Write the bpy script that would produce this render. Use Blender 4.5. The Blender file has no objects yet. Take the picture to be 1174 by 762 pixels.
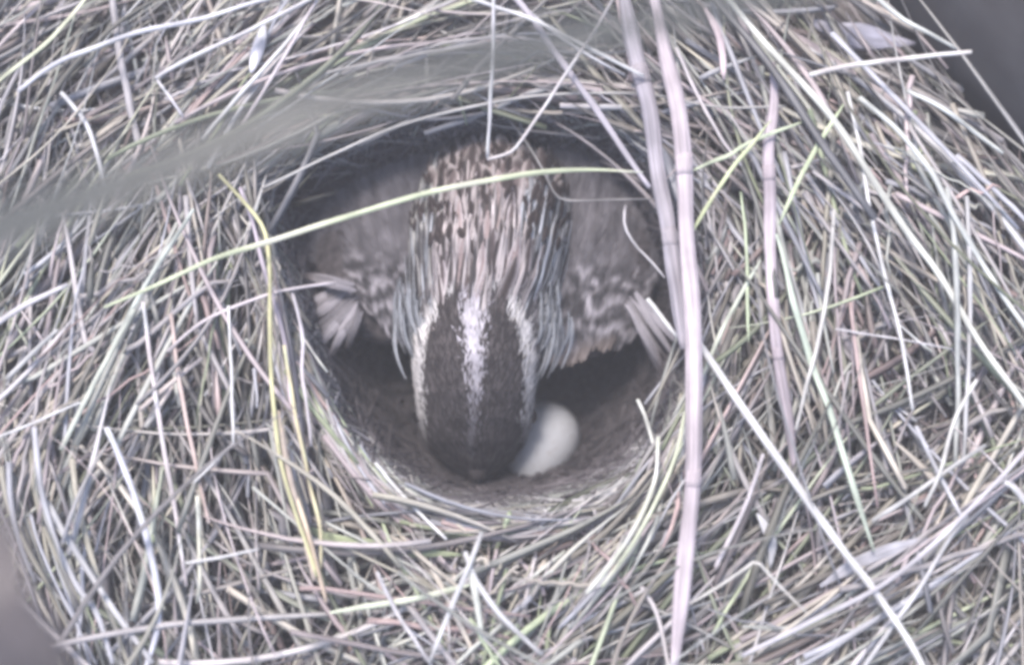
import bpy, bmesh, math, random
import numpy as np
from mathutils import Vector, Matrix, noise

random.seed(11)
rng = np.random.default_rng(11)
sc = bpy.context.scene
MM = 0.001
VEIL_DENSITY = 0.31

# ------------------------------------------------------------------ camera, light, exposure
cam_d = bpy.data.cameras.new("camera")
cam = bpy.data.objects.new("camera", cam_d)
sc.collection.objects.link(cam)
sc.camera = cam
TW, TH = 1174.0, 762.0
DIST = 0.26
TILT = math.radians(9)
CAM = Vector((0, -DIST * math.sin(TILT), DIST * math.cos(TILT)))
cam.location = CAM
cam.rotation_euler = (TILT, 0, 0)
cam_d.sensor_width = 36
HALF = 0.1175 / DIST
cam_d.lens = 18.0 / HALF
cam_d.clip_start = 0.002
cam_d.clip_end = 200
cam_d.dof.use_dof = True
cam_d.dof.focus_distance = DIST - 0.003
cam_d.dof.aperture_fstop = 4.6

w = bpy.data.worlds.new("World")
sc.world = w
w.use_nodes = True
wn = w.node_tree.nodes
bg = wn["Background"]
sky = wn.new("ShaderNodeTexSky")
sky.sky_type = 'NISHITA'
sky.sun_disc = False
SUN_EL, SUN_ROT = math.radians(64), math.radians(-30)
sky.sun_elevation = SUN_EL
sky.sun_rotation = SUN_ROT
sky.air_density = 1.0
sky.dust_density = 2.3
w.node_tree.links.new(sky.outputs[0], bg.inputs[0])
bg.inputs[1].default_value = 0.11
sun_d = bpy.data.lights.new("sun", 'SUN')
sun_d.energy = 2.2
sun_d.angle = math.radians(16)
sun_d.color = (1.0, 0.92, 0.87)
sun = bpy.data.objects.new("sun", sun_d)
sun_dir = Vector((math.sin(SUN_ROT) * math.cos(SUN_EL), math.cos(SUN_ROT) * math.cos(SUN_EL), math.sin(SUN_EL)))
sun.rotation_euler = (-sun_dir).to_track_quat('-Z', 'Y').to_euler()
sun.location = sun_dir * 3
sc.collection.objects.link(sun)
sc.view_settings.view_transform = 'Standard'
sc.view_settings.look = 'None'
sc.view_settings.gamma = 1
sc.view_settings.exposure = 1.27
sc.cycles.filter_width = 3.7
sc.cycles.use_denoising = True
sc.cycles.max_bounces = 8
sc.cycles.diffuse_bounces = 6
sc.cycles.transparent_max_bounces = 4

# ------------------------------------------------------------------ helpers
RX = Vector((1, 0, 0))
UP = Vector((0, math.cos(TILT), math.sin(TILT)))
FW = Vector((0, math.sin(TILT), -math.cos(TILT)))


def P(px, py, z=0.0):
    """where the sight line through a spot of the photograph meets height z (mm)"""
    d = FW + RX * ((px - TW / 2) / (TW / 2) * HALF) - UP * ((py - TH / 2) / (TW / 2) * HALF)
    t = (z * MM - CAM.z) / d.z
    return CAM + d * t


def pxm(z):
    """metres per photo pixel at height z (mm)"""
    return (CAM.z - z * MM) / math.cos(TILT) * HALF / (TW / 2)


def tag(o, label=None, cat=None, group=None, kind=None):
    if label: o["label"] = label
    if cat: o["category"] = cat
    if group: o["group"] = group
    if kind: o["kind"] = kind
    return o


def empty(name, loc):
    o = bpy.data.objects.new(name, None)
    o.location = loc
    o.empty_display_size = 0.01
    sc.collection.objects.link(o)
    return o


class MB:
    """mesh collector with point colours and uvs"""
    def __init__(s):
        s.v, s.f, s.c, s.uv = [], [], [], []

    def vert(s, p, c=(1, 1, 1), uv=(0, 0)):
        s.v.append((p[0], p[1], p[2])); s.c.append((c[0], c[1], c[2], 1.0)); s.uv.append(uv)
        return len(s.v) - 1

    def build(s, name, mat, parent=None, smooth=True):
        me = bpy.data.meshes.new(name)
        off = Vector((0, 0, 0))
        if parent is not None:
            off = parent.location
        vs = [(a - off.x, b - off.y, c - off.z) for a, b, c in s.v]
        me.from_pydata(vs, [], s.f)
        a = me.color_attributes.new("Col", 'FLOAT_COLOR', 'POINT')
        a.data.foreach_set("color", np.array(s.c, dtype=np.float32).ravel())
        ul = me.uv_layers.new(name="UVMap")
        li = np.zeros(len(me.loops), dtype=np.int32)
        me.loops.foreach_get("vertex_index", li)
        ul.data.foreach_set("uv", np.array(s.uv, dtype=np.float32)[li].ravel())
        if smooth:
            me.polygons.foreach_set("use_smooth", [True] * len(me.polygons))
        me.materials.append(mat)
        me.update()
        o = bpy.data.objects.new(name, me)
        sc.collection.objects.link(o)
        if parent is not None:
            o.parent = parent
        return o


def catmull(pts, n):
    pts = [Vector(p) for p in pts]
    if len(pts) == 2:
        return [pts[0].lerp(pts[1], i / (n - 1)) for i in range(n)]
    q = [pts[0] * 2 - pts[1]] + pts + [pts[-1] * 2 - pts[-2]]
    cum = [0]
    for a, b in zip(pts, pts[1:]): cum.append(cum[-1] + (b - a).length)
    out = []
    for i in range(n):
        d = cum[-1] * i / (n - 1)
        k = 0
        while k < len(pts) - 2 and d > cum[k + 1]: k += 1
        t = (d - cum[k]) / max(1e-9, cum[k + 1] - cum[k])
        p0, p1, p2, p3 = q[k], q[k + 1], q[k + 2], q[k + 3]
        out.append(0.5 * ((2 * p1) + (p2 - p0) * t + (2 * p0 - 5 * p1 + 4 * p2 - p3) * t * t + (3 * p1 - p0 - 3 * p2 + p3) * t ** 3))
    return out


def stem(mb, pts, rad, cols, flat=1.0, sides=5, up=Vector((0, 0, 1)), caps=True):
    """a tube through pts; rad and cols per point; flat squeezes it towards a blade"""
    base = len(mb.v)
    n = len(pts)
    L = 0
    for i, p in enumerate(pts):
        t = (pts[min(i + 1, n - 1)] - pts[max(i - 1, 0)])
        if i: L += (pts[i] - pts[i - 1]).length
        if t.length < 1e-9: t = Vector((1, 0, 0))
        t = t.normalized()
        s = t.cross(up)
        if s.length < 1e-3: s = t.cross(Vector((1, 0, 0)))
        s.normalize()
        u = s.cross(t)
        for k in range(sides):
            a = 2 * math.pi * (k + 0.25) / sides
            mb.vert(p + s * (math.cos(a) * rad[i]) + u * (math.sin(a) * rad[i] * flat), cols[i], (abs(k / sides - 0.5) * 2, L * 100))
    for i in range(n - 1):
        for k in range(sides):
            k2 = (k + 1) % sides
            a, b = base + i * sides, base + (i + 1) * sides
            mb.f.append((a + k, a + k2, b + k2, b + k))
    if caps:
        mb.f.append(tuple(base + k for k in reversed(range(sides))))
        mb.f.append(tuple(base + (n - 1) * sides + k for k in range(sides)))


def mix(a, b, t):
    return tuple(x + (y - x) * t for x, y in zip(a, b))


def newmat(name, rough=0.6, spec=0.3):
    m = bpy.data.materials.new(name)
    m.use_nodes = True
    nt = m.node_tree
    b = nt.nodes["Principled BSDF"]
    b.inputs["Roughness"].default_value = rough
    b.inputs["Specular IOR Level"].default_value = spec
    return m, nt, b


def fibre_mat(name, rough=0.55, spec=0.35, su=5.0, sv=0.9, lo=0.72, hi=1.12, transl=0.15, bump=0.4):
    """colour attribute broken up by streaks that run along the strand"""
    m, nt, b = newmat(name, rough, spec)
    N, Lk = nt.nodes, nt.links
    at = N.new("ShaderNodeAttribute"); at.attribute_name = "Col"
    uv = N.new("ShaderNodeTexCoord")
    mp = N.new("ShaderNodeMapping"); mp.inputs["Scale"].default_value = (su, sv, 1)
    Lk.new(uv.outputs["UV"], mp.inputs[0])
    nz = N.new("ShaderNodeTexNoise"); nz.inputs["Scale"].default_value = 1.0; nz.inputs["Detail"].default_value = 3
    Lk.new(mp.outputs[0], nz.inputs["Vector"])
    mr = N.new("ShaderNodeMapRange")
    mr.inputs[1].default_value = 0.3; mr.inputs[2].default_value = 0.7
    mr.inputs[3].default_value = lo; mr.inputs[4].default_value = hi
    Lk.new(nz.outputs[0], mr.inputs[0])
    n2 = N.new("ShaderNodeTexNoise"); n2.inputs["Scale"].default_value = 130; n2.inputs["Detail"].default_value = 2
    Lk.new(uv.outputs["Object"], n2.inputs["Vector"])
    m2 = N.new("ShaderNodeMapRange")
    m2.inputs[1].default_value = 0.3; m2.inputs[2].default_value = 0.7
    m2.inputs[3].default_value = 0.8; m2.inputs[4].default_value = 1.15
    Lk.new(n2.outputs[0], m2.inputs[0])
    mu = N.new("ShaderNodeMath"); mu.operation = 'MULTIPLY'
    Lk.new(mr.outputs[0], mu.inputs[0]); Lk.new(m2.outputs[0], mu.inputs[1])
    vm = N.new("ShaderNodeVectorMath"); vm.operation = 'SCALE'
    Lk.new(at.outputs["Color"], vm.inputs[0]); Lk.new(mu.outputs[0], vm.inputs["Scale"])
    Lk.new(vm.outputs[0], b.inputs["Base Color"])
    if bump:
        bp = N.new("ShaderNodeBump"); bp.inputs["Strength"].default_value = bump; bp.inputs["Distance"].default_value = 0.0002
        Lk.new(nz.outputs[0], bp.inputs["Height"]); Lk.new(bp.outputs[0], b.inputs["Normal"])
    if transl:
        tr = N.new("ShaderNodeBsdfTranslucent"); Lk.new(vm.outputs[0], tr.inputs[0])
        mx = N.new("ShaderNodeMixShader"); mx.inputs[0].default_value = transl
        Lk.new(b.outputs[0], mx.inputs[1]); Lk.new(tr.outputs[0], mx.inputs[2])
        Lk.new(mx.outputs[0], N["Material Output"].inputs[0])
    return m


STRAW = fibre_mat("straw", spec=0.5, rough=0.45)
STALK = fibre_mat("stalk_straw", spec=0.3, rough=0.6, su=7, sv=0.35, lo=0.5, hi=1.2, bump=0.9)
LINING = fibre_mat("lining_fibre", rough=0.8, spec=0.1, transl=0.0)
FEATHER = fibre_mat("feather", rough=0.85, spec=0.15, su=6, sv=25, lo=0.75, hi=1.15, transl=0.1, bump=0.3)

# ------------------------------------------------------------------ the outline of the nest hole
HC = (562.0, 350.0)
HOLE = [(770, 480), (705, 545), (625, 572), (555, 578), (485, 560), (420, 515), (375, 455), (352, 405), (338, 345), (318, 290),
        (290, 235), (318, 185), (400, 150), (490, 128), (600, 118), (700, 132), (760, 185), (800, 270), (800, 400)]
_hp = sorted((math.atan2(y - HC[1], x - HC[0]), math.hypot(x - HC[0], y - HC[1])) for x, y in HOLE)
_ha = np.array([a for a, r in _hp]); _hr = np.array([r for a, r in _hp])
_ha = np.concatenate([_ha[-3:] - 2 * math.pi, _ha, _ha[:3] + 2 * math.pi]); _hr = np.concatenate([_hr[-3:], _hr, _hr[:3]])


def hole_r(a):
    r = 0
    for d in (-0.12, 0, 0.12): r += float(np.interp(a + d, _ha, _hr))
    return r / 3


def hole_t(px, py):
    dx, dy = px - HC[0], py - HC[1]
    return math.hypot(dx, dy) / hole_r(math.atan2(dy, dx))


# ------------------------------------------------------------------ ground: one sheet, hollowed under the nest
def make_ground():
    mb = MB()
    rings = [0.0, 0.3, 0.6, 0.85, 1.0, 1.12, 1.3, 1.6, 2.0, 2.6, 3.4, 4.5, 7, 12, 30, 90, 400]
    nseg = 96
    for i, t in enumerate(rings):
        for k in range(nseg):
            a = 2 * math.pi * k / nseg - math.pi
            r = hole_r(a) * (t if t < 4 else 1) + (0 if t < 4 else 230 * (t - 1))
            if t < 1.12: z = -62 + 36 * (t / 1.12) ** 4
            else: z = -24 + 4 * math.sin(3 * a + t)
            p = Vector(P(0, 0, 0))
            p = Vector(((HC[0] + r * math.cos(a) - TW / 2) * 0.0002, -(HC[1] + r * math.sin(a) - TH / 2) * 0.0002, z * MM))
            if t > 1.2: p.z += 0.004 * noise.noise(p * 25) + (0.15 * noise.noise(p * 0.4) if t > 10 else 0)
            mb.vert(p)
    for i in range(len(rings) - 1):
        for k in range(nseg):
            k2 = (k + 1) % nseg
            mb.f.append((i * nseg + k, (i + 1) * nseg + k, (i + 1) * nseg + k2, i * nseg + k2))
    m, nt, b = newmat("soil_and_litter", 0.95, 0.1)
    N, Lk = nt.nodes, nt.links
    tc = N.new("ShaderNodeTexCoord")
    n1 = N.new("ShaderNodeTexNoise"); n1.inputs["Scale"].default_value = 220; n1.inputs["Detail"].default_value = 6
    Lk.new(tc.outputs["Object"], n1.inputs["Vector"])
    cr = N.new("ShaderNodeValToRGB")
    cr.color_ramp.elements[0].position = 0.35; cr.color_ramp.elements[0].color = (0.11, 0.095, 0.1, 1)
    cr.color_ramp.elements[1].position = 0.7; cr.color_ramp.elements[1].color = (0.26, 0.235, 0.24, 1)
    Lk.new(n1.outputs[0], cr.inputs[0]); Lk.new(cr.outputs[0], b.inputs["Base Color"])
    bp = N.new("ShaderNodeBump"); bp.inputs["Distance"].default_value = 0.002
    Lk.new(n1.outputs[0], bp.inputs["Height"]); Lk.new(bp.outputs[0], b.inputs["Normal"])
    tag(mb.build("ground", m), "dark brown soil under the dry grass", None, None, "structure")


make_ground()


# ------------------------------------------------------------------ the nest: cup, lining, woven rim
def H(a, t, z):
    r = hole_r(a) * t
    return Vector(((HC[0] + r * math.cos(a) - TW / 2) * 0.0002, -(HC[1] + r * math.sin(a) - TH / 2) * 0.0002, z * MM))


CUPP = [(0.0, -50), (0.3, -49), (0.55, -46), (0.75, -39), (0.88, -28), (0.96, -15), (1.0, -6), (1.06, -1.0), (1.14, -2), (1.22, -7), (1.3, -15)]


def cup_z(t):
    return float(np.interp(t, [c[0] for c in CUPP], [c[1] for c in CUPP]))


nest = empty("nest", P(HC[0], HC[1], -20))
tag(nest, "round bird nest cup woven of dry grass, sparrow and egg inside", "nest")


def make_nest():
    mb = MB()
    nseg = 128
    ts = np.concatenate([np.linspace(0.0, 1.0, 22), [1.03, 1.06, 1.1, 1.14, 1.18, 1.22, 1.3]])
    for t in ts:
        for k in range(nseg):
            a = 2 * math.pi * k / nseg - math.pi
            p = H(a, t, cup_z(t))
            n_ = noise.noise(Vector((math.cos(a) * 9, math.sin(a) * 9, t * 40)))
            p.z += 0.0012 * n_
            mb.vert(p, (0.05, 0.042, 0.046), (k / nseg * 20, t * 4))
    for i in range(len(ts) - 1):
        for k in range(nseg):
            k2 = (k + 1) % nseg
            mb.f.append((i * nseg + k, (i + 1) * nseg + k, (i + 1) * nseg + k2, i * nseg + k2))
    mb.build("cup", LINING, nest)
    # fine lining fibres laid round the inside
    mb = MB()
    for i in range(2600):
        t = 0.99 * math.sqrt(random.random()) if i % 3 else random.uniform(0.75, 1.0)
        a0 = random.uniform(-math.pi, math.pi)
        span = random.uniform(0.1, 0.45)
        dt = random.gauss(0, 0.13)
        lift = random.uniform(0.3, 2.2)
        pts = []
        for k in range(7):
            s = k / 6
            tt = min(max(t + dt * (s - 0.5), 0.03), 1.02)
            pts.append(H(a0 + span * s, tt, cup_z(tt) + lift + 0.6 * math.sin(s * math.pi)))
        g = random.choice([0.045, 0.055, 0.07, 0.09]) * (1 if t < .9 else 1.7)  # hole's shade put into the fibre colour, lighter near the brim
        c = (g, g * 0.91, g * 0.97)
        rr = random.uniform(0.12, 0.42) * MM
        stem(mb, pts, [rr] * 7, [c] * 7, 0.7, 4)
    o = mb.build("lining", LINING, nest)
    o["kind"] = "stuff"
    # coarser straw woven round the rim
    mb = MB()
    for i in range(1500):
        front = random.random() < 0.6
        a0 = random.gauss(math.pi / 2, 0.75) if front else random.uniform(-math.pi, math.pi)
        t = random.uniform(0.97, 1.26)
        span = random.uniform(0.15, 0.6) * random.choice([1, 1, -1])
        dt = random.gauss(0.02, 0.07)
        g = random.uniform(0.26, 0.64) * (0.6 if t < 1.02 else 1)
        c = random.choice([(1, .97, .97), (1, .95, .9), (.97, 1, .92), (1, .96, 1.02)])
        c = tuple(x * g for x in c)
        rr = random.uniform(0.2, 0.62) * MM
        lift = random.uniform(-0.5, 2.2)
        n = 9
        pts = []
        for k in range(n):
            s = k / (n - 1) - 0.5
            tt = max(t + dt * s * 2 - 0.03 * abs(s), 0.95)
            pts.append(H(a0 + span * s, tt, cup_z(tt) + lift + random.uniform(-.15, .15)))
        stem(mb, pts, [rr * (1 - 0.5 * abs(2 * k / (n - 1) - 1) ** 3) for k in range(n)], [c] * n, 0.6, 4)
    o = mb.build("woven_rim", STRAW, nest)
    o["kind"] = "stuff"


make_nest()

# ------------------------------------------------------------------ the mass of dry grass round the nest
# (px, py, [angles]) main directions of the strands in different places; 0 = to the right, 90 = up the picture
FIELD = [
    (60, 60, [50, 75, 35]), (60, 200, [70, 95, 60]), (200, 80, [40, 95, 55, 28]), (330, 60, [38, 48, 30]), (60, 350, [62, 75, 40]),
    (170, 330, [62, 80, 100, 55]), (110, 480, [65, 100, 45, 75]), (260, 430, [88, 96, 100, 80]), (250, 300, [95, 70, 105]),
    (60, 640, [100, 120, 128, 60]), (160, 650, [115, 60, 100, 125]), (280, 580, [118, 70, 105, 130]), (300, 700, [125, 60, 20, 140, 90]),
    (350, 520, [108, 118, 100]), (400, 600, [128, 160, 60, 118]), (450, 690, [12, 60, 125, 10, 100]), (560, 700, [120, 60, 20, 100, 45]),
    (560, 620, [2, 10, -10, 60]), (680, 630, [45, 38, 100, 30]), (760, 600, [58, 65, 50]), (850, 560, [60, 100, 55, 20]),
    (850, 680, [35, 60, 110, 25]), (950, 620, [35, 30, 120, 50]), (1080, 650, [40, 50, 35, 130]), (1150, 560, [45, 60, 130]),
    (1060, 480, [30, 90, 120, 60]), (960, 420, [110, 120, 40, 70]), (1130, 350, [115, 108, 122, 95]), (1000, 300, [112, 100, 122, 65]),
    (860, 350, [95, 60, 110, 70]), (840, 220, [90, 60, 130]), (950, 190, [125, 100, 60, 130]), (1090, 200, [135, 145, 120]),
    (1000, 60, [155, 160, 10, 140]), (900, 60, [130, 135, 120]), (800, 60, [120, 105, 15, 140]), (680, 60, [150, 130, 50, 170]),
    (560, 50, [20, 165, 10, 90]), (450, 60, [22, 30, 15]), (700, 100, [5, 135, 175]),
]
TINTS = [((1.01, .95, .97), 8), ((1.05, .96, .84), 4), ((.98, 1.0, .93), 8), ((1.04, .90, .93), 4), ((1.0, .95, .8), 3), ((.95, .96, 1.06), 5), ((.88, 1, .68), 2), ((1.04, .80, .78), 2)]
TB = [t for t, w_ in TINTS for _ in range(w_)]


def field_angle(px, py):
    ws = [1.0 / ((px - x) ** 2 + (py - y) ** 2 + 900) ** 2 for x, y, _ in FIELD]
    _, _, angs = random.choices(FIELD, ws)[0]
    return math.radians(random.choice(angs) + random.gauss(0, 12))


def WP(px, py, z):
    return Vector(((px - TW / 2) * 0.0002, -(py - TH / 2) * 0.0002, z * MM))


BUNDLES = [
    ([(296, 320), (318, 420), (345, 520), (372, 620)], 70, 13, .3, .7), ([(345, 400), (385, 480), (440, 560), (505, 625)], 90, 10, .3, .7),
    ([(800, 430), (770, 530), (720, 610), (650, 690)], 90, 14, .35, .75), ([(985, 120), (1080, 250), (1185, 420)], 60, 34, .35, .7),
    ([(170, 200), (260, 100), (385, -20)], 60, 26, .35, .7), ([(270, 200), (400, 100), (560, 58), (720, 72)], 50, 16, .25, .55),
    ([(50, 580), (120, 420), (200, 260), (262, 170)], 80, 46, .35, .65), ([(790, 765), (950, 680), (1190, 520)], 60, 34, .35, .65),
    ([(30, 470), (60, 600), (160, 770)], 40, 24, .35, .65), ([(455, 588), (560, 606), (690, 592)], 90, 8, .3, .55),
    ([(820, 60), (900, 180), (1010, 330)], 30, 30, .35, .6), ([(225, 190), (240, 330), (262, 480)], 50, 20, .25, .55),
    ([(560, 620), (548, 680), (535, 770)], 40, 40, .4, .75), ([(400, 600), (500, 690), (600, 775)], 40, 40, .4, .7),
    ([(700, 600), (640, 680), (560, 775)], 40, 40, .4, .7), ([(900, 200), (905, 350), (930, 560)], 40, 40, .25, .55),
]


def make_grass():
    mb = MB()
    made = 0
    N = 5400
    for i in range(N * 3):
        if made >= N: break
        far = random.random() < 0.22
        if far: px, py = random.uniform(-650, 1820), random.uniform(-600, 1360)
        else: px, py = random.uniform(-80, 1254), random.uniform(-80, 842)
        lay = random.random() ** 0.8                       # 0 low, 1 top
        L = random.choice([60, 110, 160, 230, 320, 420, 520]) * random.uniform(0.7, 1.3)
        if far and not (-80 < px < 1254 and -80 < py < 842): L *= 1.6
        a = field_angle(px, py)
        curve = random.gauss(0, 0.3) * (L / 200)
        z0 = -21 + lay * 26 + random.gauss(0, 2) + (random.uniform(4, 16) if random.random() < .05 else 0)
        pitch = random.gauss(0, 0.10)
        n = 4 + int(L / 35)
        flat_blade = random.random() < 0.32
        over = random.choice([0, 0, 0, .05, .14]) if (py < 420 and lay > .35) else 0
        kink = random.random() < 0.12
        kk = random.randint(1, n - 1); ka = random.choice([-1, 1]) * random.uniform(0.3, 1.2)
        pts = []
        x, y = px - math.cos(a) * L / 2, py + math.sin(a) * L / 2
        ang = a - curve / 2
        ok = True
        step = L / (n - 1)
        for k in range(n):
            ht = hole_t(x, y)
            if ht < 0.99 - over: ok = False; break
            if (x - 1065) * .809 - y * .588 > 9 and y < 220: ok = False; break
            z = z0 + pitch * (k / (n - 1) - 0.5) * L * 0.2
            if 1.0 <= ht < 1.3: z = max(z, cup_z(ht) + 1 + lay * 5)
            pts.append(WP(x, y, z))
            x += math.cos(ang) * step; y -= math.sin(ang) * step
            ang += curve / (n - 1) + random.gauss(0, 0.022)
            if kink and k == kk: ang += ka
        if not ok:
            # let some strands poke their tips over the brim
            if random.random() > 0.05 or len(pts) < 3: continue
            n = len(pts)
        g = random.choice([0.2, 0.3, 0.38, 0.48, 0.6]) * random.uniform(0.85, 1.15) * (0.42 + 0.8 * lay)  # low strands coloured darker for shade in the gaps, top ones brighter
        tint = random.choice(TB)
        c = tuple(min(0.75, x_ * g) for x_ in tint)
        c2 = mix(c, tuple(q * g for q in random.choice(TB)), 0.6)
        if far: rr0 = 1
        if flat_blade: rr = random.uniform(0.7, 1.9) * MM * (1 if lay < .75 else .6); fl = 0.18
        else: rr = random.choice([0.2, 0.3, 0.42, 0.55, 0.72, 0.9]) * MM * random.uniform(0.85, 1.2); fl = random.uniform(0.55, 1)
        rad = []
        for k in range(n):
            s = k / (n - 1)
            rad.append(rr * (1 - 0.88 * s ** 2.2) * (1 - 0.2 * (1 - s) ** 4))
        upv = Vector((random.gauss(0, .5), random.gauss(0, .5), 1)).normalized() if flat_blade else Vector((0, 0, 1))
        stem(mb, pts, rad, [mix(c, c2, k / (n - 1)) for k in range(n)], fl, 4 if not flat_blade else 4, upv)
        made += 1
    for path, cnt, spread, lo, hi in BUNDLES:
        tot = sum(math.dist(a, b) for a, b in zip(path, path[1:]))
        fine = catmull([(x, y, 0) for x, y in path], 40)
        for q in range(cnt):
            s0 = random.uniform(-0.1, 0.6); s1 = s0 + random.uniform(0.25, 0.7)
            i0, i1 = max(0, int(s0 * 39)), min(39, int(s1 * 39))
            if i1 - i0 < 4: continue
            ox0, oy0, ox1, oy1 = (random.gauss(0, spread) for _ in range(4))
            g = random.uniform(lo, hi); tint = random.choice(TB); c = tuple(min(.78, g * t_) for t_ in tint)
            rr = random.choice([.22, .34, .5, .7]) * MM
            z0 = random.uniform(-3, 8); pts = []
            for k in range(9):
                f = fine[int(i0 + (i1 - i0) * k / 8)]; e = k / 8
                x = f.x + ox0 * (1 - e) + ox1 * e; y = f.y + oy0 * (1 - e) + oy1 * e
                ht = hole_t(x, y)
                if ht < 0.99: break
                z = z0 + (2 if ht > 1.3 else 0)
                if ht < 1.25: z = cup_z(ht) + 1.5 + (z0 + 3) * 0.35
                pts.append(WP(x, y, z))
            if len(pts) < 5: continue
            m_ = len(pts)
            stem(mb, pts, [rr * (1 - .5 * (k / (m_ - 1)) ** 3) for k in range(m_)], [c] * m_, .7, 5)
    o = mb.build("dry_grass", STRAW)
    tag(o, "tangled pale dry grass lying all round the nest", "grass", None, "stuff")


make_grass()

# ------------------------------------------------------------------ single stems that stand out, traced one by one
WHITE = (0.72, 0.71, 0.74); PINK = (0.60, 0.52, 0.545); LAV = (0.46, 0.43, 0.48); GREY = (0.38, 0.38, 0.39)
GRN = (0.50, 0.56, 0.40); YEL = (0.60, 0.58, 0.34); PGRN = (0.50, 0.54, 0.48); DIM = (0.26, 0.25, 0.25); TAN = (0.52, 0.44, 0.38)
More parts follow.
